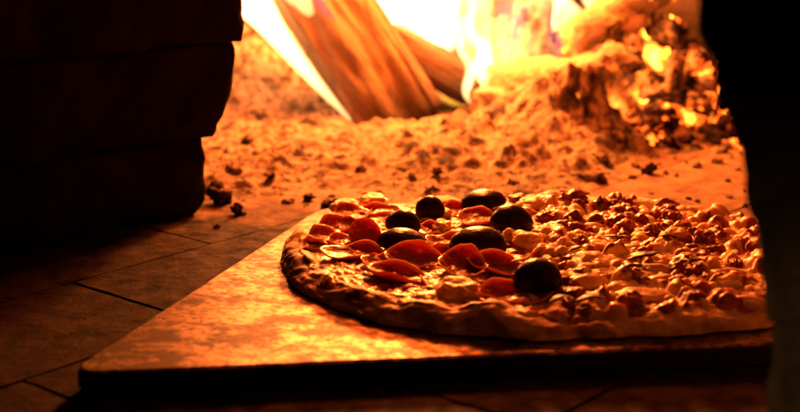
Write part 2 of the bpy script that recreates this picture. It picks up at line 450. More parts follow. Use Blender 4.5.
def build_crust():
    NA = 620
    prof = []     # (distance inward from the edge, height)
    for k in range(16): prof.append((.13 - .10 * k / 15, .0085, 0.2))
    W = .022
    for k in range(1, 40):
        t = k / 39; a = math.pi * t                     # rim arch
        d = W * (.5 + .5 * math.cos(a)); z = .0060 + .0070 * math.sin(a) ** .8 * (1 - .10 * t)
        if t > .5: z = .0118 * (math.sin(a) ** .95)
        prof.append((d, max(z, .0012), 1.))
    prof.append((.002, .0005, .4)); prof.append((.012, .0, .1)); prof.append((.06, .0, 0.))
    vs, fs = [], []
    for (d, z, w) in prof:
        for i in range(NA):
            a = -math.pi + 2 * math.pi * i / NA; r0 = Rr(a)
            edge = r0 * (1 + .018 * noise.noise(Vector((math.cos(a) * 5, math.sin(a) * 5, 4)))) + .0015 * noise.noise(Vector((math.cos(a) * 12, math.sin(a) * 18, 1)))
            r = max(.0, edge - d)
            x, y = r * math.cos(a), r * math.sin(a)
            q = Vector((x * 34, y * 34, z * 50))
            f = noise.noise(q * .55) * .0050 + noise.noise(q * 1.3 + Vector((4, 4, 4))) * .0026 + fbm(q * 3.2, 3) * .0014
            hz = (1 - .28 * sm(.2, .9, math.cos(a + .9))) + .45 * noise.noise(Vector((math.cos(a) * 4, math.sin(a) * 4, 9)))
            lift = w * f
            nx = (1 - d / W) if d < W else 0
            vs.append((x + math.cos(a) * lift * nx * 1.0, y + math.sin(a) * lift * nx * 1.0, max(0, z * (hz if w == 1. else 1) + lift * (1 if z > .004 else .2))))
    for j in range(len(prof) - 1):
        for i in range(NA):
            a = j * NA + i; b = j * NA + (i + 1) % NA; fs.append((a, b, b + NA, a + NA)[::-1])
    fs.append(tuple(range(NA))); 
    me = mesh_of('crust', vs, fs, M['crust']); fix_normals(me)
    link('crust', me, parent=pizza)
build_crust()

XL = on_z(548, 262, PT).x - PC.x       # left of this: slices and olives; right of it: crumble
def top_h(x, y):
    a = math.atan2(y, x); r = math.hypot(x, y); e = Rr(a) - r        # distance from edge
    wr = sm(XL - .02, XL + .02, x + .01 * noise.noise(Vector((x * 30, y * 30, 0))))
    p = Vector((x, y, 0))
    wp = p + Vector((noise.noise(p * 90), noise.noise(p * 90 + Vector((5, 5, 5))), 0)) * .0035
    dist, pp = noise.voronoi(wp * 85); l1 = max(0, 1 - (dist[0] / .62) ** 2) ** .6
    cell = (noise.noise(pp[0] * 3.7) * 2.2 + .5)
    dist2, pp2 = noise.voronoi(wp * 190 + Vector((3, 3, 3))); l2 = max(0, 1 - (dist2[0] / .6) ** 2) ** .6
    cell2 = noise.noise(pp2[0] * 2.9) * 2.2 + .5
    h = .0098 + .0014 * fbm(p * 45, 3)
    h += wr * (.0060 * l1 * (.35 + .9 * max(0, min(1, cell))) + .0016 * l2 * (.4 + cell2 * .6) + .002 * fbm(p * 28, 2))
    h += (1 - wr) * (.0016 * l1 + .0012 * l2)
    h += .0006 * fbm(p * 400, 2)
    tint = (.54 + .46 * fbm(p * 75 + Vector((8, 2, 0)), 3) + .10 * (cell - .5)) if wr > .5 else (.42 + .30 * cell + .2 * (cell2 - .5))
    fade = sm(.006, .015, e + .004 * noise.noise(p * 60))
    return h * fade + (1 - fade) * .006, tint, fade
def build_cheese():
    NA, NRR = 560, 150; vs, fs, tints = [], [], []
    for j in range(NRR + 1):
        for i in range(NA):
            a = -math.pi + 2 * math.pi * i / NA; r = (Rr(a) - .007) * (j / NRR) ** .75
            x, y = r * math.cos(a), r * math.sin(a); h, t, f = top_h(x, y)
            vs.append((x, y, h)); tints.append(t)
    for j in range(NRR):
        for i in range(NA):
            a = j * NA + i; b = j * NA + (i + 1) % NA; fs.append((a, b, b + NA, a + NA)[::-1] if False else (a, a + NA, b + NA, b))
    me = mesh_of('melted_cheese', vs, fs, M['cheese'], attr={'tint': tints}); link('melted_cheese', me, parent=pizza)
build_cheese()

def blob_mesh(name, mat, seed, sub=4, amp=.28, freq=1.6, flat=.75, ridge=.0, tint=None):
    bm = bmesh.new(); bmesh.ops.create_icosphere(bm, subdivisions=sub, radius=1)
    for v in bm.verts:
        n = v.co.normalized(); q = n * freq + Vector((seed * 3.7, seed * 1.3, seed))
        d = 1 + amp * fbm(q, 2) * 1.6 + amp * .22 * fbm(q * 4, 2)
        if ridge: d -= ridge * abs(noise.noise(q * 2.3))
        v.co = n * d; v.co.z *= flat
    me = bpy.data.meshes.new(name); bm.to_mesh(me); bm.free(); me.materials.append(mat)
    me.polygons.foreach_set('use_smooth', [True] * len(me.polygons))
    if tint is not None:
        a = me.attributes.new('tint', 'FLOAT', 'POINT'); a.data.foreach_set('value', [tint] * len(me.vertices))
    return unit(me)
def put(name, me, px, py, h, scale, rot=(0, 0, 0)):
    p = on_z(px, py, PT + h) - PC
    return link(name, me, p, pizza, rot, scale)

# olives: (px centre, py centre, width px, height px)
def olive_mesh(seed):
    bm = bmesh.new(); bmesh.ops.create_uvsphere(bm, u_segments=48, v_segments=32, radius=1)
    for v in bm.verts:
        n = v.co.copy(); d = 1 + .035 * fbm(n * 1.4 + Vector((seed, 2, 1)), 2) + .006 * fbm(n * 9, 2)
        if n.z < -.25: v.co.z = -.25 + (n.z + .25) * .15
        v.co.x *= d; v.co.y *= d; v.co.z *= d
    me = bpy.data.meshes.new('olive'); bm.to_mesh(me); bm.free(); me.materials.append(M['olive'])
    me.polygons.foreach_set('use_smooth', [True] * len(me.polygons)); return unit(me)
OM = [olive_mesh(s) for s in (1, 2, 3)]
for i, (px, py, w, hh) in enumerate([(430, 208, 34, 27), (403, 222, 41, 27), (402, 240, 56, 26), (483, 200, 52, 23), (511, 220, 50, 33), (478, 242, 66, 33), (537, 276, 57, 39)]):
    base = on_z(px, py + hh * .35, PT + .011); dep = base.y / math.cos(PITCH)
    rx = w * .45 * dep / FPX; rz = hh * .57 * dep / FPX; ry = rx * .82
    link('olive', OM[i % 3], base - PC + Vector((0, 0, rz * .45)), pizza, (R(random.uniform(-6, 6)), R(random.uniform(-6, 6)), R(random.uniform(-25, 25))), (rx, ry, rz))

# cured slices: thin discs that have curled in the heat
def slice_mesh(seed, cup, fold, wav):
    NA, NRr = 72, 16; th = .065; vs, fs = [], []
    def pos(r, a, side):
        ex = 1 + .06 * noise.noise(Vector((math.cos(a) * 1.6, math.sin(a) * 1.6, seed)))
        x, y = r * ex * math.cos(a), r * ex * math.sin(a)
        rim = max(0, (r - .55) / .45) ** 1.5
        z = .5 * cup * r ** 2 * (1 + .35 * math.cos(2 * a + seed)) + fold * y * y * (1 if y > 0 else .3) + rim * (.17 + .06 * math.sin(3 * a + seed * 3) + .20 * noise.noise(Vector((math.cos(a) * 1.4, math.sin(a) * 1.4, seed * 5))))
        z += wav * r * r * math.sin(3 * a + seed * 2) * .5 + .05 * noise.noise(Vector((x * 3, y * 3, seed))) + .02 * noise.noise(Vector((x * 9, y * 9, seed)))
        shrink = 1 - .18 * abs(cup) * r ** 2
        return (x * shrink, y * shrink, z - side * th * (1.2 if r > .93 else 1))
    rims = [j / NRr for side in (0, 1) for j in range(NRr + 1) for i in range(NA)]
    for side in (0, 1):
        for j in range(NRr + 1):
            for i in range(NA): vs.append(pos(j / NRr * (1. if side == 0 else .985), 2 * math.pi * i / NA, side))
    n1 = (NRr + 1) * NA
    for j in range(NRr):
        for i in range(NA):
            a = j * NA + i; b = j * NA + (i + 1) % NA
            fs.append((a, a + NA, b + NA, b)); fs.append((n1 + a, n1 + b, n1 + b + NA, n1 + a + NA))
    for i in range(NA):
        a = NRr * NA + i; b = NRr * NA + (i + 1) % NA; fs.append((a, n1 + a, n1 + b, b))
    return unit(mesh_of('meat_slice', vs, fs, M['slice'], attr={'rim': rims}))
SM = [slice_mesh(1, .14, .06, .12), slice_mesh(2, .20, .0, .16), slice_mesh(3, .12, .16, .10), slice_mesh(4, .18, .08, -.14), slice_mesh(5, .08, .25, .10)]
slices = [ # px, py, h, radius mm, mesh, rot(x tilt, y tilt, z)
    (364, 236, .015, 11.5, 1, (50, 14, 12)), (330, 241, .0115, 15, 0, (5, 4, 20)), (352, 255, .012, 17, 3, (4, 2, 10)), (352, 216, .012, 14, 0, (5, 0, 10)),
    (340, 229, .0115, 14, 2, (5, -6, 30)), (414, 260, .013, 16, 4, (16, 6, 4)), (398, 278, .0105, 18, 2, (-4, 9, -16)), (462, 268, .0135, 15, 4, (12, 8, -8)),
    (496, 268, .0125, 16, 2, (9, 10, -14)), (514, 298, .011, 19, 0, (2, 4, 5)), (477, 220, .0125, 13, 1, (12, 0, 0)), (446, 246, .0115, 14, 3, (5, 6, 10)),
    (380, 213, .011, 13, 2, (5, 0, 20)), (456, 213, .011, 12, 0, (6, 5, -10)), (425, 232, .011, 11, 3, (5, 0, 10)), (438, 257, .011, 12, 1, (6, -10, 10)),
    (528, 235, .011, 12, 0, (5, 0, 10)), (381, 266, .011, 13, 3, (4, 6, 10)), (374, 204, .011, 12, 0, (6, 0, 10)), (318, 248, .010, 10, 4, (2, 0, 50)), (440, 284, .010, 12, 0, (0, 4, 80)),
    (548, 262, .011, 11, 2, (8, 4, 10)), (345, 244, .012, 11, 1, (10, -4, 60))]
for i, (px, py, h, r, k, rt) in enumerate(slices):
    put('meat_slice', SM[k], px, py, h, ((r * 1.2 / 1000, r * .72 / 1000, r * .8 / 1000) if i in (2, 5, 6, 8, 9, 12) else (r / 1000,) * 3), tuple(R(v) for v in rt))

CR = [blob_mesh('cheese_crumble', M['crumb'], s, 4, .26, 1.25, .85, .12) for s in range(1, 7)]
for (px, py, w, hh, k) in [(459, 291, 42, 25, 0), (463, 248, 38, 24, 1), (527, 243, 34, 22, 2), (545, 253, 26, 16, 3), (512, 238, 22, 16, 5), (441, 226, 22, 12, 4), (444, 214, 18, 10, 2),
                            (566, 247, 22, 16, 5), (552, 230, 26, 16, 0), (533, 205, 30, 14, 1), (345, 206, 30, 12, 3), (372, 199, 28, 10, 4)]:
    dep = on_z(px, py, PT).y / math.cos(PITCH)
    put('cheese_crumble', CR[k], px, py, .013, (w / 2 * dep / FPX, w / 2.4 * dep / FPX, hh / 1.7 * dep / FPX), (0, 0, random.uniform(0, 6)))
MC = [blob_mesh('meat_crumble', M['meat2'], s + 20, 4, .26, 1.5, .8, .25) for s in range(6)]
rnd = random.Random(5)
def inside(x, y, m=.02): return math.hypot(x, y) < Rr(math.atan2(y, x)) - m
ncr = nme = 0
tries = 0
while (ncr < 40 or nme < 72) and tries < 4000:
    tries += 1
    x = rnd.uniform(XL - .01, .21); y = rnd.uniform(-.15, .17)
    if not inside(x, y, .014): continue
    h, t, f = top_h(x, y); s = rnd.uniform(.0045, .0085)
    # big dark clumps up at the back right, paler ones in front
    pm = .55 + .3 * sm(.0, .08, x) * sm(-.02, .06, y)
    if rnd.random() < pm and nme < 72:
        o = link('meat_crumble', MC[rnd.randrange(6)], (x, y, h - s * .2), pizza, (rnd.uniform(-.4, .4), rnd.uniform(-.4, .4), rnd.uniform(0, 6.3)), (s * rnd.uniform(1., 1.5), s, s * rnd.uniform(.8, 1.1))); nme += 1
    elif ncr < 40:
        s *= rnd.choice((1., 1.2, 1.5))
        o = link('cheese_crumble', CR[rnd.randrange(6)], (x, y, h - s * .35), pizza, (rnd.uniform(-.3, .3), rnd.uniform(-.3, .3), rnd.uniform(0, 6.3)), (s * rnd.uniform(1., 1.3), s, s * rnd.uniform(.8, 1.05))); ncr += 1
# smooth melted strands along the right front
ST = [blob_mesh('cheese_strand', M['cheese'], s + 40, 4, .16, 1.5, .7, 0., .2) for s in range(4)]
for (px, py, w, hh, rz) in [(585, 285, 44, 22, 20), (612, 276, 50, 18, -10), (640, 279, 34, 16, 10), (600, 263, 40, 16, 5), (662, 283, 36, 18, -5), (640, 297, 52, 18, 4), (595, 300, 46, 16, 10),
                            (690, 287, 46, 18, 0), (722, 296, 40, 16, 4), (575, 268, 22, 16, 0), (668, 262, 30, 14, 15), (700, 250, 28, 14, 0), (570, 297, 30, 14, 0), (745, 302, 36, 14, 0), (620, 288, 30, 14, 30), (655, 271, 36, 14, -15), (630, 250, 34, 12, 10), (600, 246, 30, 12, -20), (690, 272, 40, 14, 5), (725, 275, 34, 14, 10), (710, 262, 30, 12, -8), (675, 248, 26, 12, 0), (590, 228, 30, 11, 0), (615, 222, 30, 10, 12), (650, 232, 30, 11, 0), (565, 225, 24, 11, 20), (555, 213, 26, 10, 0)]:
    dep = on_z(px, py, PT).y / math.cos(PITCH)
    put('cheese_strand', ST[int(px) % 4], px, py, .0105, (w / 2 * dep / FPX, w / 3.6 * dep / FPX, hh / 1.5 * dep / FPX), (0, 0, R(rz)))
# charred leaf shreds
def shred(seed):
    vs, fs = [], []
    n = 10
    for i in range(n + 1):
        t = i / n; w = .35 * math.sin(math.pi * min(1, t * .94 + .04)) + .02
        for s in (-1, 1):
            for q in (0, 1): vs.append((t * 2 - 1, s * w + .2 * noise.noise(Vector((t * 3, seed, s))), .5 * math.sin(t * 2.6) * .6 + .15 * noise.noise(Vector((t * 4, seed, 2))) - q * .06))
    for i in range(n):
        a = i * 4; fs += [(a, a + 4, a + 6, a + 2), (a + 1, a + 3, a + 7, a + 5), (a, a + 1, a + 5, a + 4), (a + 2, a + 6, a + 7, a + 3)]
    fs += [(0, 2, 3, 1), (n * 4, n * 4 + 1, n * 4 + 3, n * 4 + 2)]
    return unit(mesh_of('herb_leaf', vs, fs, mat_leaf))
mat_leaf = mat_simple('charred_leaf', (.018, .014, .008), .5)
SH = [shred(s) for s in range(3)]
for (px, py, s, rz, ry) in [(645, 258, .011, 10, 0), (632, 268, .010, 60, 20), (600, 203, .006, 75, -60), (577, 250, .007, 30, 0), (520, 262, .006, 20, 10), (690, 262, .009, -20, 0), (668, 238, .008, 40, 20),
                            (590, 300, .008, 10, 0), (560, 300, .007, 30, 0), (615, 238, .007, 0, 10)]:
    put('herb_leaf', SH[int(px) % 3], px, py, .017, (s, s, s), (0, R(ry), R(rz)))

# ------------------------------------------------------------------ ash bed (uncountable) : lumpy height field
def ash_base(x, y):
    left = sm(.95, 1.15, y + .035 * noise.noise(Vector((x * 9, 1, 3)))) * .012
    side = 1 - sm(.13, .22, x - .18 * (y - 1.15))
    mound = .040 * math.exp(-((x - .140) / (.045 if x < .14 else .085)) ** 2 - ((y - 1.285) / .095) ** 2)
    back = .040 * sm(1.34, 1.52, y)
    rightp = .050 * math.exp(-((x - .26) / .10) ** 2 - ((y - 1.38) / .10) ** 2)
    h = (left + back) * side + mound + rightp + .03 * sm(1.35, 1.5, y)
    return h
def ash_h(x, y):
    h = ash_base(x, y); p = Vector((x, y, 0))
    wp = p + Vector((noise.noise(p * 40), noise.noise(p * 40 + Vector((9, 9, 9))), 0)) * .008
    d, pp = noise.voronoi(wp * 54); l1 = max(0, 1 - (d[0] / .6) ** 2); c1 = noise.noise(pp[0] * 3.3) + .5
    d2, pp2 = noise.voronoi(wp * 135 + Vector((2, 2, 2))); l2 = max(0, 1 - (d2[0] / .6) ** 2); c2 = noise.noise(pp2[0] * 3.1) + .5
    k = sm(.001, .02, h)
    lump = .0125 * l1 * max(0, c1) + .0065 * l2 * max(0, c2) + .009 * fbm(p * 22, 4) + .0016 * fbm(p * 200, 2)
    if k < 1:    # thin front: scattered grains only
        lump = lump * (.25 + .75 * k) - .0035 * (1 - k)
    return h + lump - .002, (1. if c1 > .88 and l1 > .2 else 0.) 
def build_ash():
    X0, X1, Y0, Y1 = -.46, .50, .94, 1.56; NX, NY = 420, 270; vs, fs, ti = [], [], []
    for j in range(NY + 1):
        y = Y0 + (Y1 - Y0) * (j / NY)
        for i in range(NX + 1):
            x = X0 + (X1 - X0) * i / NX; h, t = ash_h(x, y)
            if j == 0: h = -.012
            vs.append((x, y, h)); ti.append(t)
    for j in range(NY):
        for i in range(NX):
            a = j * (NX + 1) + i; fs.append((a, a + 1, a + NX + 2, a + NX + 1))
    me = mesh_of('ash_bed', vs, fs, M['ash'], attr={'tint': ti})
    tag(link('ash_bed', me), 'lumpy bed of pale ash and crumbled embers under the logs', 'ash', kind='stuff')
build_ash()
# loose lumps on it
LM = [blob_mesh('ash_lump', M['ash'], s + 60, 3, .35, 1.8, .8, .3) for s in range(6)]
r2 = random.Random(11)
for k in range(44):
    px = r2.uniform(200, 625); py = r2.uniform(112, 200) if k % 5 else r2.uniform(180, 212)
    p = on_z(px, py, .012)
    if p.x < -.16 and p.y < 1.1: continue
    h, _ = ash_h(p.x, p.y); s = r2.uniform(.0022, .0058)
    h = max(h, 0)
    o = link('ash_lump', LM[k % 6], (p.x, p.y, h - s * .15), None, (r2.uniform(-1, 1), r2.uniform(-1, 1), r2.uniform(0, 6)), (s * r2.uniform(1, 1.5), s, s * r2.uniform(.7, 1)))
    tag(o, 'small pale crumb of burnt wood lying loose on the ash bed', 'ash lump', 'loose lumps strewn over the ash bed')
for k in range(26):
    px = r2.uniform(560, 745); py = r2.uniform(152, 214); p = on_z(px, py, 0); s = r2.choice((.0016, .0022, .003, .0045))
    h = max(0, ash_h(p.x, p.y)[0])
    o = link('ash_crumb', LM[k % 6], (p.x, p.y, h + s * .4), None, (r2.uniform(-1, 1), r2.uniform(-1, 1), r2.uniform(0, 6)), (s * r2.uniform(1, 1.6), s, s * .8))
    tag(o, 'tiny ash crumb scattered on the bare stone floor at the right', 'ash crumb', 'ash crumbs on the right of the floor')
CM = [blob_mesh('charcoal', M['coal'], s + 80, 3, .45, 1.5, .85, .4) for s in range(5)]
for (px, py, w, hh, lab) in [(219, 193, 27, 26, 'largest black charcoal lump, at the foot of the left stone pier'),
                              (237, 204, 14, 14, 'small black charcoal lump just right of the large one by the left pier'),
                              (247, 124, 13, 9, 'small black coal high on the ash, nearest the left pier edge'),
                              (649, 165, 17, 15, 'lone black coal on the bare stone floor right of the ash'),
                              (328, 196, 18, 8, 'flat black coal at the front of the ash, behind the left end of the pizza'),
                              (308, 166, 12, 8, 'black coal half sunk in the middle of the ash left of the log foot'),
                              (360, 182, 15, 8, 'dark coal in the ash behind the back rim of the pizza, below the log foot'),
                              (270, 153, 12, 7, 'small dark coal on the ash left of the leaning log'),
                              (437, 150, 12, 8, 'dark coal on the ash to the right of the leaning log foot')]:
    h0 = 0. if (px > 620 or py > 190) else .02
    p = on_z(px, py, h0 + .008); hh_ = max(0, ash_h(p.x, p.y)[0] if px < 620 else 0)
    d = p.y / math.cos(PITCH); rx, rz = w / 2 * d / FPX, hh / 2 * d / FPX
    o = link('charcoal', CM[int(px) % 5], (p.x, p.y, hh_ + rz * .7), None, (0, 0, px), (rx, rx * .8, rz * 1.1))
    tag(o, lab, 'charcoal', 'charcoal pieces on the ash and floor')

# ------------------------------------------------------------------ logs
def sweep(name, L, prof, mat, seed, seg=60, amp=.0035, taper=.1, close=True, freq=30):
    """closed section swept along local +Z; prof: list of (x,y)"""
    P = []; n = len(prof)
    for i in range(n):
        a, b = Vector(prof[i]), Vector(prof[(i + 1) % n]); k = max(1, int((b - a).length / .004))
        for q in range(k): P.append(a + (b - a) * q / k)
    m = len(P); vs, fs = [], []
    for j in range(seg + 1):
        v = j / seg; z = L * v; s = 1 - taper * v
        er = .012
        ends = min(z, L - z)
        if ends < er * .5: s *= .90 + .10 * (ends / (er * .5)) ** .5
        for i in range(m):
            p = P[i]; rr = p.length; u = p.normalized()
            d = amp * (fbm((p.x * freq, p.y * freq, z * freq * .18 + seed), 4) * 1.6 + .6 * noise.noise(Vector((p.x * 200, p.y * 200, z * 12 + seed))))
            zz = z + (.008 * fbm((p.x * 50, p.y * 50, seed + (5 if j > seg / 2 else 0)), 3) if j in (0, 1, seg - 1, seg) else 0)
            vs.append((p.x * s + u.x * d, p.y * s + u.y * d, zz))
    for j in range(seg):
        for i in range(m):
            a = j * m + i; b = j * m + (i + 1) % m; fs.append((a, b, b + m, a + m))
    for (base, flip) in ((0, True), (seg * m, False)):
        c = len(vs); cc = sum((Vector(vs[base + i]) for i in range(m)), Vector()) / m; vs.append(tuple(cc))
        for i in range(m):
            f = (base + i, base + (i + 1) % m, c); fs.append(f[::-1] if flip else f)
    me = mesh_of(name, vs, fs, mat); fix_normals(me); return me
def aim(p0, p1, roll=0.):
    z = (p1 - p0).normalized(); up = Vector((0, 1, 0)); x = up.cross(z).normalized(); y = z.cross(x)
    m = Matrix((x, y, z)).transposed() @ Matrix.Rotation(roll, 3, 'Z')
    return m.to_euler()
def round_prof(r, seed, n=28, flat=None):
    out = []
    for i in range(n):
        a = 2 * math.pi * i / n; q = r * (1 + .10 * noise.noise(Vector((math.cos(a), math.sin(a), seed))))
        x, y = q * math.cos(a), q * math.sin(a)
        if flat is not None: y = max(y, flat)
        out.append((x, y))
    return out
# main leaning split log: local x = across the picture, local y = away from the camera
p0 = on_y(404, 122, 1.335); p1 = on_y(246, -120, 1.40)
p0.z -= .012
Lg = (p1 - p0).length
lg = empty('leaning_log', p0, 'thick split log leaning left in the middle of the fire, broad face lit orange', 'log', 'logs in the fire', aim(p0, p1))
face = [(-.040, -.012), (.030, -.034), (.046, -.016), (.040, .020), (.005, .040), (-.030, .024)]
face = [(-x, y) for x, y in face]
link('split_wood', sweep('split_wood', Lg, face, M['wood'], 1, 110, .0055, .0, freq=28), parent=lg)
barkp = [(.0405, -.0135), (.050, -.004), (.045, .014), (.031, .027), (.029, .021), (.039, .010), (.043, -.002), (.037, -.008)]
link('bark', sweep('bark', Lg * .97, barkp, M['bark'], 5, 70, .0016, .0), (0, 0, .004), lg)

def simple_log(name, a, b, prof, mat, label, seed, amp=.004, taper=.05, roll=0., freq=30):
    o = link(name, sweep(name, (b - a).length, prof, mat, seed, 50, amp, taper, freq=freq), a, None, aim(a, b, roll))
    return tag(o, label, 'log', 'logs in the fire')
simple_log('burning_log', on_y(478, 91, 1.35), on_y(385, 36, 1.40), [(-.016, -.014), (.014, -.016), (.018, .012), (-.012, .016)], M['char'],
           'short dark log behind the leaning log, its charred end pointing right', 2)
simple_log('burning_log', on_y(512, 96, 1.385), on_y(556, -70, 1.43), round_prof(.019, 5), M['embchar'], 'upright charred log wrapped in flame, right of the white blaze', 3, .008)
simple_log('burning_log', on_y(573, 40, 1.36), on_y(668, -24, 1.42), round_prof(.020, 8), M['palechar'], 'pale ash-coated stick slanting up to the right above the ash mound', 4, .004)
simple_log('burning_log', on_y(606, 104, 1.25), on_y(488, 96, 1.37), round_prof(.040, 9), M['palechar'], 'stout ash-crusted log lying on the mound, its cut end facing the glowing embers', 6, .006, .1, freq=60)
simple_log('burning_log', on_y(584, 146, 1.235), on_y(580, 66, 1.25), [(-.030, -.010), (-.016, -.022), (.014, -.024), (.026, -.012), (.025, .014), (.006, .022), (-.022, .016)], M['ash'],
           'squat upright block crusted with ash, standing left of the glowing embers', 17, .011, .22, freq=75)
simple_log('burning_log', on_y(640, 20, 1.40), on_y(560, -30, 1.46), round_prof(.022, 12), M['char'], 'dark charred branch crossing behind the top of the ember pile', 7, .005)
simple_log('burning_log', on_y(664, 128, 1.27), on_y(681, 52, 1.30), [(-.009, -.006), (.004, -.011), (.010, .002), (-.004, .010)], M['embchar'], 'narrow blackened stake standing upright in the ember pile', 8, .006, .3)
simple_log('burning_log', on_y(622, 150, 1.20), on_y(520, 141, 1.24), round_prof(.017, 15), M['coal'], 'black branch-shaped strip standing in for the shadow low in front of the ash mound', 9, .006, freq=60)  # dark strip put where shade falls under the mound
simple_log('burning_log', on_y(604, 182, 1.085), on_y(548, 184, 1.09), round_prof(.008, 16), M['coal'], 'thin black strip standing in for the shadow just behind the pizza', 10, .004, freq=90)  # dark strip in place of a patch of shade

# ------------------------------------------------------------------ ember pile at the right
EM = {k: [blob_mesh('ember', M[k], s + 100 + i * 10, 3, .40, 1.5, .9, .45) for s in range(4)] for i, k in enumerate(('ember', 'ember_hot', 'coal', 'palechar'))}
chunks = [ # px,py,Y,w,h,kind
    (700, 75, 1.33, 34, 40, 'ember'), (722, 95, 1.31, 30, 40, 'ember'), (690, 120, 1.28, 44, 36, 'palechar'), (725, 128, 1.27, 34, 30, 'ember'), (640, 60, 1.36, 46, 40, 'palechar'),
    (668, 35, 1.38, 44, 34, 'coal'), (655, 62, 1.345, 26, 34, 'ember_hot'), (674, 66, 1.34, 22, 18, 'ember_hot'), (640, 100, 1.30, 34, 44, 'ember'), (622, 118, 1.285, 22, 28, 'ember_hot'),
    (648, 122, 1.28, 34, 18, 'ember_hot'), (690, 55, 1.37, 30, 30, 'coal'), (628, 30, 1.39, 40, 40, 'palechar'), (600, 52, 1.37, 34, 30, 'palechar'), (612, 12, 1.42, 40, 34, 'ember'),
    (640, 14, 1.43, 28, 26, 'coal'), (655, 90, 1.315, 26, 26, 'coal'), (676, 92, 1.32, 24, 34, 'coal'), (705, 100, 1.30, 26, 22, 'palechar'), (712, 112, 1.285, 20, 18, 'ember_hot'),
    (628, 142, 1.25, 36, 20, 'ember'), (660, 142, 1.25, 40, 16, 'palechar'), (700, 145, 1.24, 44, 16, 'palechar'), (735, 150, 1.23, 34, 20, 'ember'), (590, 30, 1.40, 26, 24, 'ember'),
    (575, 62, 1.38, 30, 24, 'ember'), (548, 70, 1.37, 22, 26, 'coal'), (530, 98, 1.35, 34, 20, 'palechar'), (728, 72, 1.36, 24, 30, 'ember'), (760, 110, 1.30, 50, 50, 'ember'),
    (500, 100, 1.36, 30, 16, 'ember'), (672, 28, 1.42, 22, 22, 'ember'), (470, 104, 1.36, 26, 14, 'palechar'), (560, 45, 1.41, 26, 26, 'ember')]
r4 = random.Random(9)
for _ in range(30):
    t = r4.random(); px = 600 + 135 * t; top = 22 + 85 * t; py = r4.uniform(top, 150)
    chunks.append((px, py, 1.40 - .0013 * (py - 20) + r4.uniform(-.02, .0), r4.uniform(20, 42), r4.uniform(18, 36), r4.choice(['ember', 'ember', 'coal', 'coal', 'palechar', 'ember_hot'] if r4.random() < .5 else ['ember', 'coal', 'coal'])))
lab = {'ember': 'dark red ember chunk with glowing cracks in the pile at the right', 'ember_hot': 'yellow-hot ember chunk glowing in the pile at the right',
       'coal': 'black unlit coal chunk wedged in the pile at the right', 'palechar': 'grey ash-coated chunk in the pile at the right'}
r3 = random.Random(3)
for i, (px, py, Y, w, hh, k) in enumerate(chunks):
    p = on_y(px, py, Y); d = Y / math.cos(PITCH)
    o = link('ember_chunk', EM[k][i % 4], p, None, (r3.uniform(-.5, .5), r3.uniform(-.5, .5), r3.uniform(0, 6)), (w * .55 * d / FPX, w * .5 * d / FPX, hh * .58 * d / FPX))
    tag(o, lab[k], 'ember', {'ember': 'dark red ember chunks', 'ember_hot': 'yellow-hot ember chunks', 'coal': 'black coal chunks in the pile', 'palechar': 'ash-coated chunks in the pile'}[k])

# ------------------------------------------------------------------ flames
def tongue(pts, mat, name='flame', parent=None, seed=0, dep=.6, wob=.12):
    """pts: (px,py,Y,half width px)"""
    P = [(on_y(px, py, Y), w * (Y / math.cos(PITCH)) / FPX) for px, py, Y, w in pts]
    NS, NA = 40, 24; vs, fs = [], []
    n = len(P) - 1
    def cr(t):
        f = t * n; i = min(n - 1, int(f)); u = f - i
        g = lambda k: P[max(0, min(n, k))]
        def c(a, b, c_, d): return .5 * ((2 * b) + (-a + c_) * u + (2 * a - 5 * b + 4 * c_ - d) * u * u + (-a + 3 * b - 3 * c_ + d) * u ** 3)
        a, b, c_, d = g(i - 1), g(i), g(i + 1), g(i + 2)
        return c(a[0], b[0], c_[0], d[0]), max(.0004, c(a[1], b[1], c_[1], d[1]))
    for j in range(NS + 1):
        t = j / NS; p, w = cr(t); q, _ = cr(min(1, t + .01)); q0, _ = cr(max(0, t - .01))
        tan = (q - q0).normalized(); sx = Vector((0, 1, 0)).cross(tan).normalized(); sy = tan.cross(sx)
        if j in (0, NS): w = .0002
        for i in range(NA):
            a = 2 * math.pi * i / NA
            k = 1 + wob * 2 * fbm((math.cos(a) * .9, math.sin(a) * .9 + seed, t * 3.5), 2)
            v = p + sx * (math.cos(a) * w * k) + sy * (math.sin(a) * w * k * dep); vs.append(v)
    for j in range(NS):
        for i in range(NA):
            a = j * NA + i; b = j * NA + (i + 1) % NA; fs.append((a, b, b + NA, a + NA))
    fs.append(tuple(range(NA))[::-1]); fs.append(tuple(NS * NA + i for i in range(NA)))
    org = parent.location if parent else Vector((0, 0, 0))
    vs = [v - org for v in vs]
    me = mesh_of(name, vs, fs, mat); fix_normals(me)
    return link(name, me, (0, 0, 0), parent)
fire = empty('log_fire', on_y(440, 110, 1.38), 'white-hot blaze of flames rising from the logs behind the pizza', 'fire')
W, SF, YL = M['fl_white'], M['fl_soft'], M['fl_yel']
tongue([(352, 122, 1.31, 1.5), (325, 92, 1.31, 5), (296, 58, 1.32, 9), (268, 22, 1.33, 14), (240, -20, 1.34, 22), (215, -90, 1.36, 16), (205, -170, 1.37, 3)], M['fl_streak'], parent=fire, seed=1, dep=.5, wob=.08)
tongue([(312, 16, 1.31, 4), (303, 2, 1.31, 10), (292, -20, 1.32, 15), (280, -70, 1.33, 10)], W, parent=fire, seed=2)
tongue([(420, 88, 1.42, 8), (416, 50, 1.42, 34), (404, 5, 1.42, 58), (400, -50, 1.42, 60), (405, -130, 1.43, 40), (400, -240, 1.44, 4)], W, parent=fire, seed=3, dep=.5)
tongue([(436, 70, 1.44, 8), (446, 40, 1.44, 22), (452, -10, 1.44, 32), (465, -90, 1.45, 40), (455, -180, 1.45, 5)], W, parent=fire, seed=4, dep=.5)
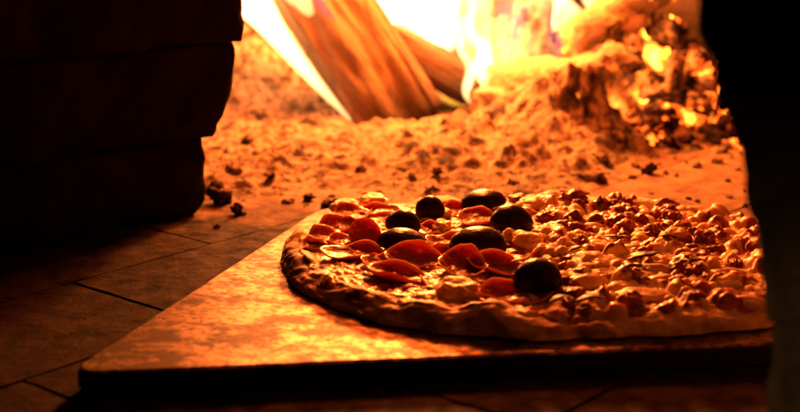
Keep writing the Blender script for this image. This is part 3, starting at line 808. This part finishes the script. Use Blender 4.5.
tongue([(505, 110, 1.34, 3), (496, 92, 1.34, 9), (487, 70, 1.35, 9), (482, 45, 1.36, 7), (478, 10, 1.38, 14), (480, -40, 1.4, 10)], W, parent=fire, seed=5, dep=.5)
tongue([(512, 118, 1.33, 2), (480, 104, 1.34, 6), (452, 98, 1.35, 8), (432, 86, 1.36, 4)], YL, parent=fire, seed=6, dep=.5)
tongue([(430, -230, 1.43, 30), (425, -330, 1.36, 40), (425, -400, 1.22, 38), (425, -470, 1.08, 6)], SF, parent=fire, seed=31)  # unseen forward curl, added to go with the overhead fill lamp
tongue([(565, 30, 1.45, 10), (560, 0, 1.45, 26), (545, -40, 1.46, 34), (530, -120, 1.47, 6)], W, parent=fire, seed=7, dep=.5)
tongue([(512, 100, 1.37, 4), (508, 66, 1.36, 20), (520, 24, 1.36, 36), (518, -20, 1.37, 44), (505, -90, 1.38, 10)], SF, parent=fire, seed=8, dep=.4)
tongue([(542, 74, 1.36, 3), (548, 50, 1.36, 7), (540, 20, 1.37, 5), (550, -10, 1.38, 8), (556, -60, 1.4, 4)], SF, parent=fire, seed=9)
tongue([(530, 60, 1.33, 2), (536, 45, 1.33, 5), (545, 28, 1.33, 3)], M['fl_yel'], parent=fire, seed=10)
tongue([(508, 66, 1.33, 2), (500, 50, 1.33, 6), (505, 30, 1.33, 3)], M['fl_yel'], parent=fire, seed=11)
tongue([(600, 14, 1.41, 3), (592, -4, 1.41, 12), (590, -50, 1.42, 6)], W, parent=fire, seed=12)
tongue([(470, 95, 1.33, 3), (476, 70, 1.34, 6), (470, 40, 1.35, 8), (474, 0, 1.36, 10)], SF, parent=fire, seed=13)
for i, (x0, y0, dx, wd, m_) in enumerate([(470, 104, 10, 4, 'fl_streak'), (486, 108, -4, 4, 'fl_streak'), (498, 112, -8, 3, 'fl_yel'),
                                          (482, 84, 12, 5, 'fl_streak'), (520, 96, 10, 4, 'fl_yel'), (538, 92, 14, 4, 'fl_soft'), (566, 60, -6, 5, 'fl_yel')]):
    tongue([(x0, y0, 1.33, 1), (x0 - dx * .4, y0 - 14, 1.33, wd), (x0 + dx * .1, y0 - 34, 1.335, wd * 1.3), (x0 - dx, y0 - 56, 1.34, wd * .8), (x0 - dx * .6, y0 - 82, 1.35, 1)], M[m_], parent=fire, seed=50 + i, wob=.3)
BL = M['fl_blue']
tongue([(556, 70, 1.34, 2), (560, 50, 1.34, 6), (552, 28, 1.34, 8), (560, 0, 1.35, 6)], BL, parent=fire, seed=40)
tongue([(335, 20, 1.30, 2), (322, 6, 1.30, 6), (316, -20, 1.31, 6)], BL, parent=fire, seed=41)
tongue([(520, 74, 1.34, 3), (510, 40, 1.34, 14), (515, 0, 1.35, 18)], BL, parent=fire, seed=42)
tongue([(534, 88, 1.33, 2), (545, 66, 1.33, 6), (560, 44, 1.34, 5), (556, 20, 1.34, 2)], SF, parent=fire, seed=43)
tongue([(514, 80, 1.33, 2), (526, 62, 1.33, 5), (530, 40, 1.34, 6), (520, 16, 1.34, 3)], SF, parent=fire, seed=44)
tongue([(588, 40, 1.34, 2), (596, 22, 1.34, 6), (588, 2, 1.35, 7), (596, -30, 1.36, 3)], SF, parent=fire, seed=45)
efire = empty('ember_flames', on_y(640, 125, 1.28), 'small yellow flames licking among the ember chunks at the right', 'fire')
tongue([(621, 132, 1.262, 4), (620, 120, 1.26, 11), (618, 106, 1.262, 8), (616, 94, 1.265, 2)], YL, parent=efire, seed=20)
tongue([(634, 124, 1.265, 4), (648, 118, 1.265, 7), (664, 112, 1.27, 3)], YL, parent=efire, seed=21)
tongue([(672, 76, 1.32, 3), (660, 62, 1.32, 9), (652, 48, 1.325, 7), (646, 36, 1.33, 2)], YL, parent=efire, seed=22)
tongue([(640, 110, 1.27, 2), (644, 98, 1.275, 5), (650, 84, 1.28, 2)], M['fl_soft'], parent=efire, seed=23)
tongue([(590, 66, 1.33, 4), (596, 56, 1.33, 9), (604, 46, 1.335, 4)], M['fl_soft'], parent=efire, seed=24)

# ------------------------------------------------------------------ light: the fire itself, an added overhead fill, an added pier spot
FC = (1.0, .18, .026)
def lamp(px, py, Y, P, r, col=FC):
    l = bpy.data.lights.new('fire_light', 'POINT'); l.energy = P; l.shadow_soft_size = r; l.color = col
    o = bpy.data.objects.new('fire_light', l); COL.objects.link(o); o.location = on_y(px, py, Y); return o
K = 1.05
def lamp_at(loc, P, r, col=FC):
    o = lamp(400, 0, 1, P, r, col); o.location = loc; return o
lamp_at((.03, 1.20, .335), 8 * K, .045, (1, .13, .016))          # added fill above the frame, brightening the pizza top
lamp_at((.03, 1.38, .27), 26 * K, .028, (1, .235, .035))
lamp(425, -20, 1.43, .8 * K, .03)
lamp(235, -50, 1.34, 1.6 * K, .014)
lamp(540, -60, 1.45, 4 * K, .02)
lamp(619, 112, 1.25, .2 * K, .006)
lamp(662, 62, 1.30, .15 * K, .006)
sp = bpy.data.lights.new('pier_fill_light', 'SPOT'); sp.energy = 4.5; sp.color = (1, .55, .2); sp.spot_size = R(15); sp.spot_blend = 1; sp.shadow_soft_size = .05  # added spot that brightens only the right pier's near face
so = bpy.data.objects.new('pier_fill_light', sp); COL.objects.link(so); so.location = (-.55, -.15, .30)
so.rotation_euler = (Vector((.215, .5, .0)) - so.location).to_track_quat('-Z', 'Y').to_euler()

w = bpy.data.worlds.new('World'); S.world = w; w.use_nodes = True
bg = w.node_tree.nodes['Background']; bg.inputs[0].default_value = (.55, .60, .42, 1); bg.inputs[1].default_value = .003

# ------------------------------------------------------------------ camera
cd = bpy.data.cameras.new('camera'); cam = bpy.data.objects.new('camera', cd); COL.objects.link(cam)
cam.location = (0, 0, CAMH); cam.rotation_euler = (R(90) - PITCH, 0, 0)
cd.lens = 60; cd.sensor_width = 36; cd.clip_start = .01; cd.clip_end = 50
cd.dof.use_dof = True; cd.dof.focus_distance = .84; cd.dof.aperture_fstop = 6.8; cd.dof.aperture_blades = 0
S.camera = cam
S.view_settings.view_transform = 'Standard'; S.view_settings.look = 'None'; S.view_settings.gamma = 1; S.view_settings.exposure = .5
S.cycles.use_denoising = True
S.cycles.max_bounces = 8; S.cycles.sample_clamp_indirect = 4.0
S.cycles.caustics_reflective = False; S.cycles.caustics_refractive = False
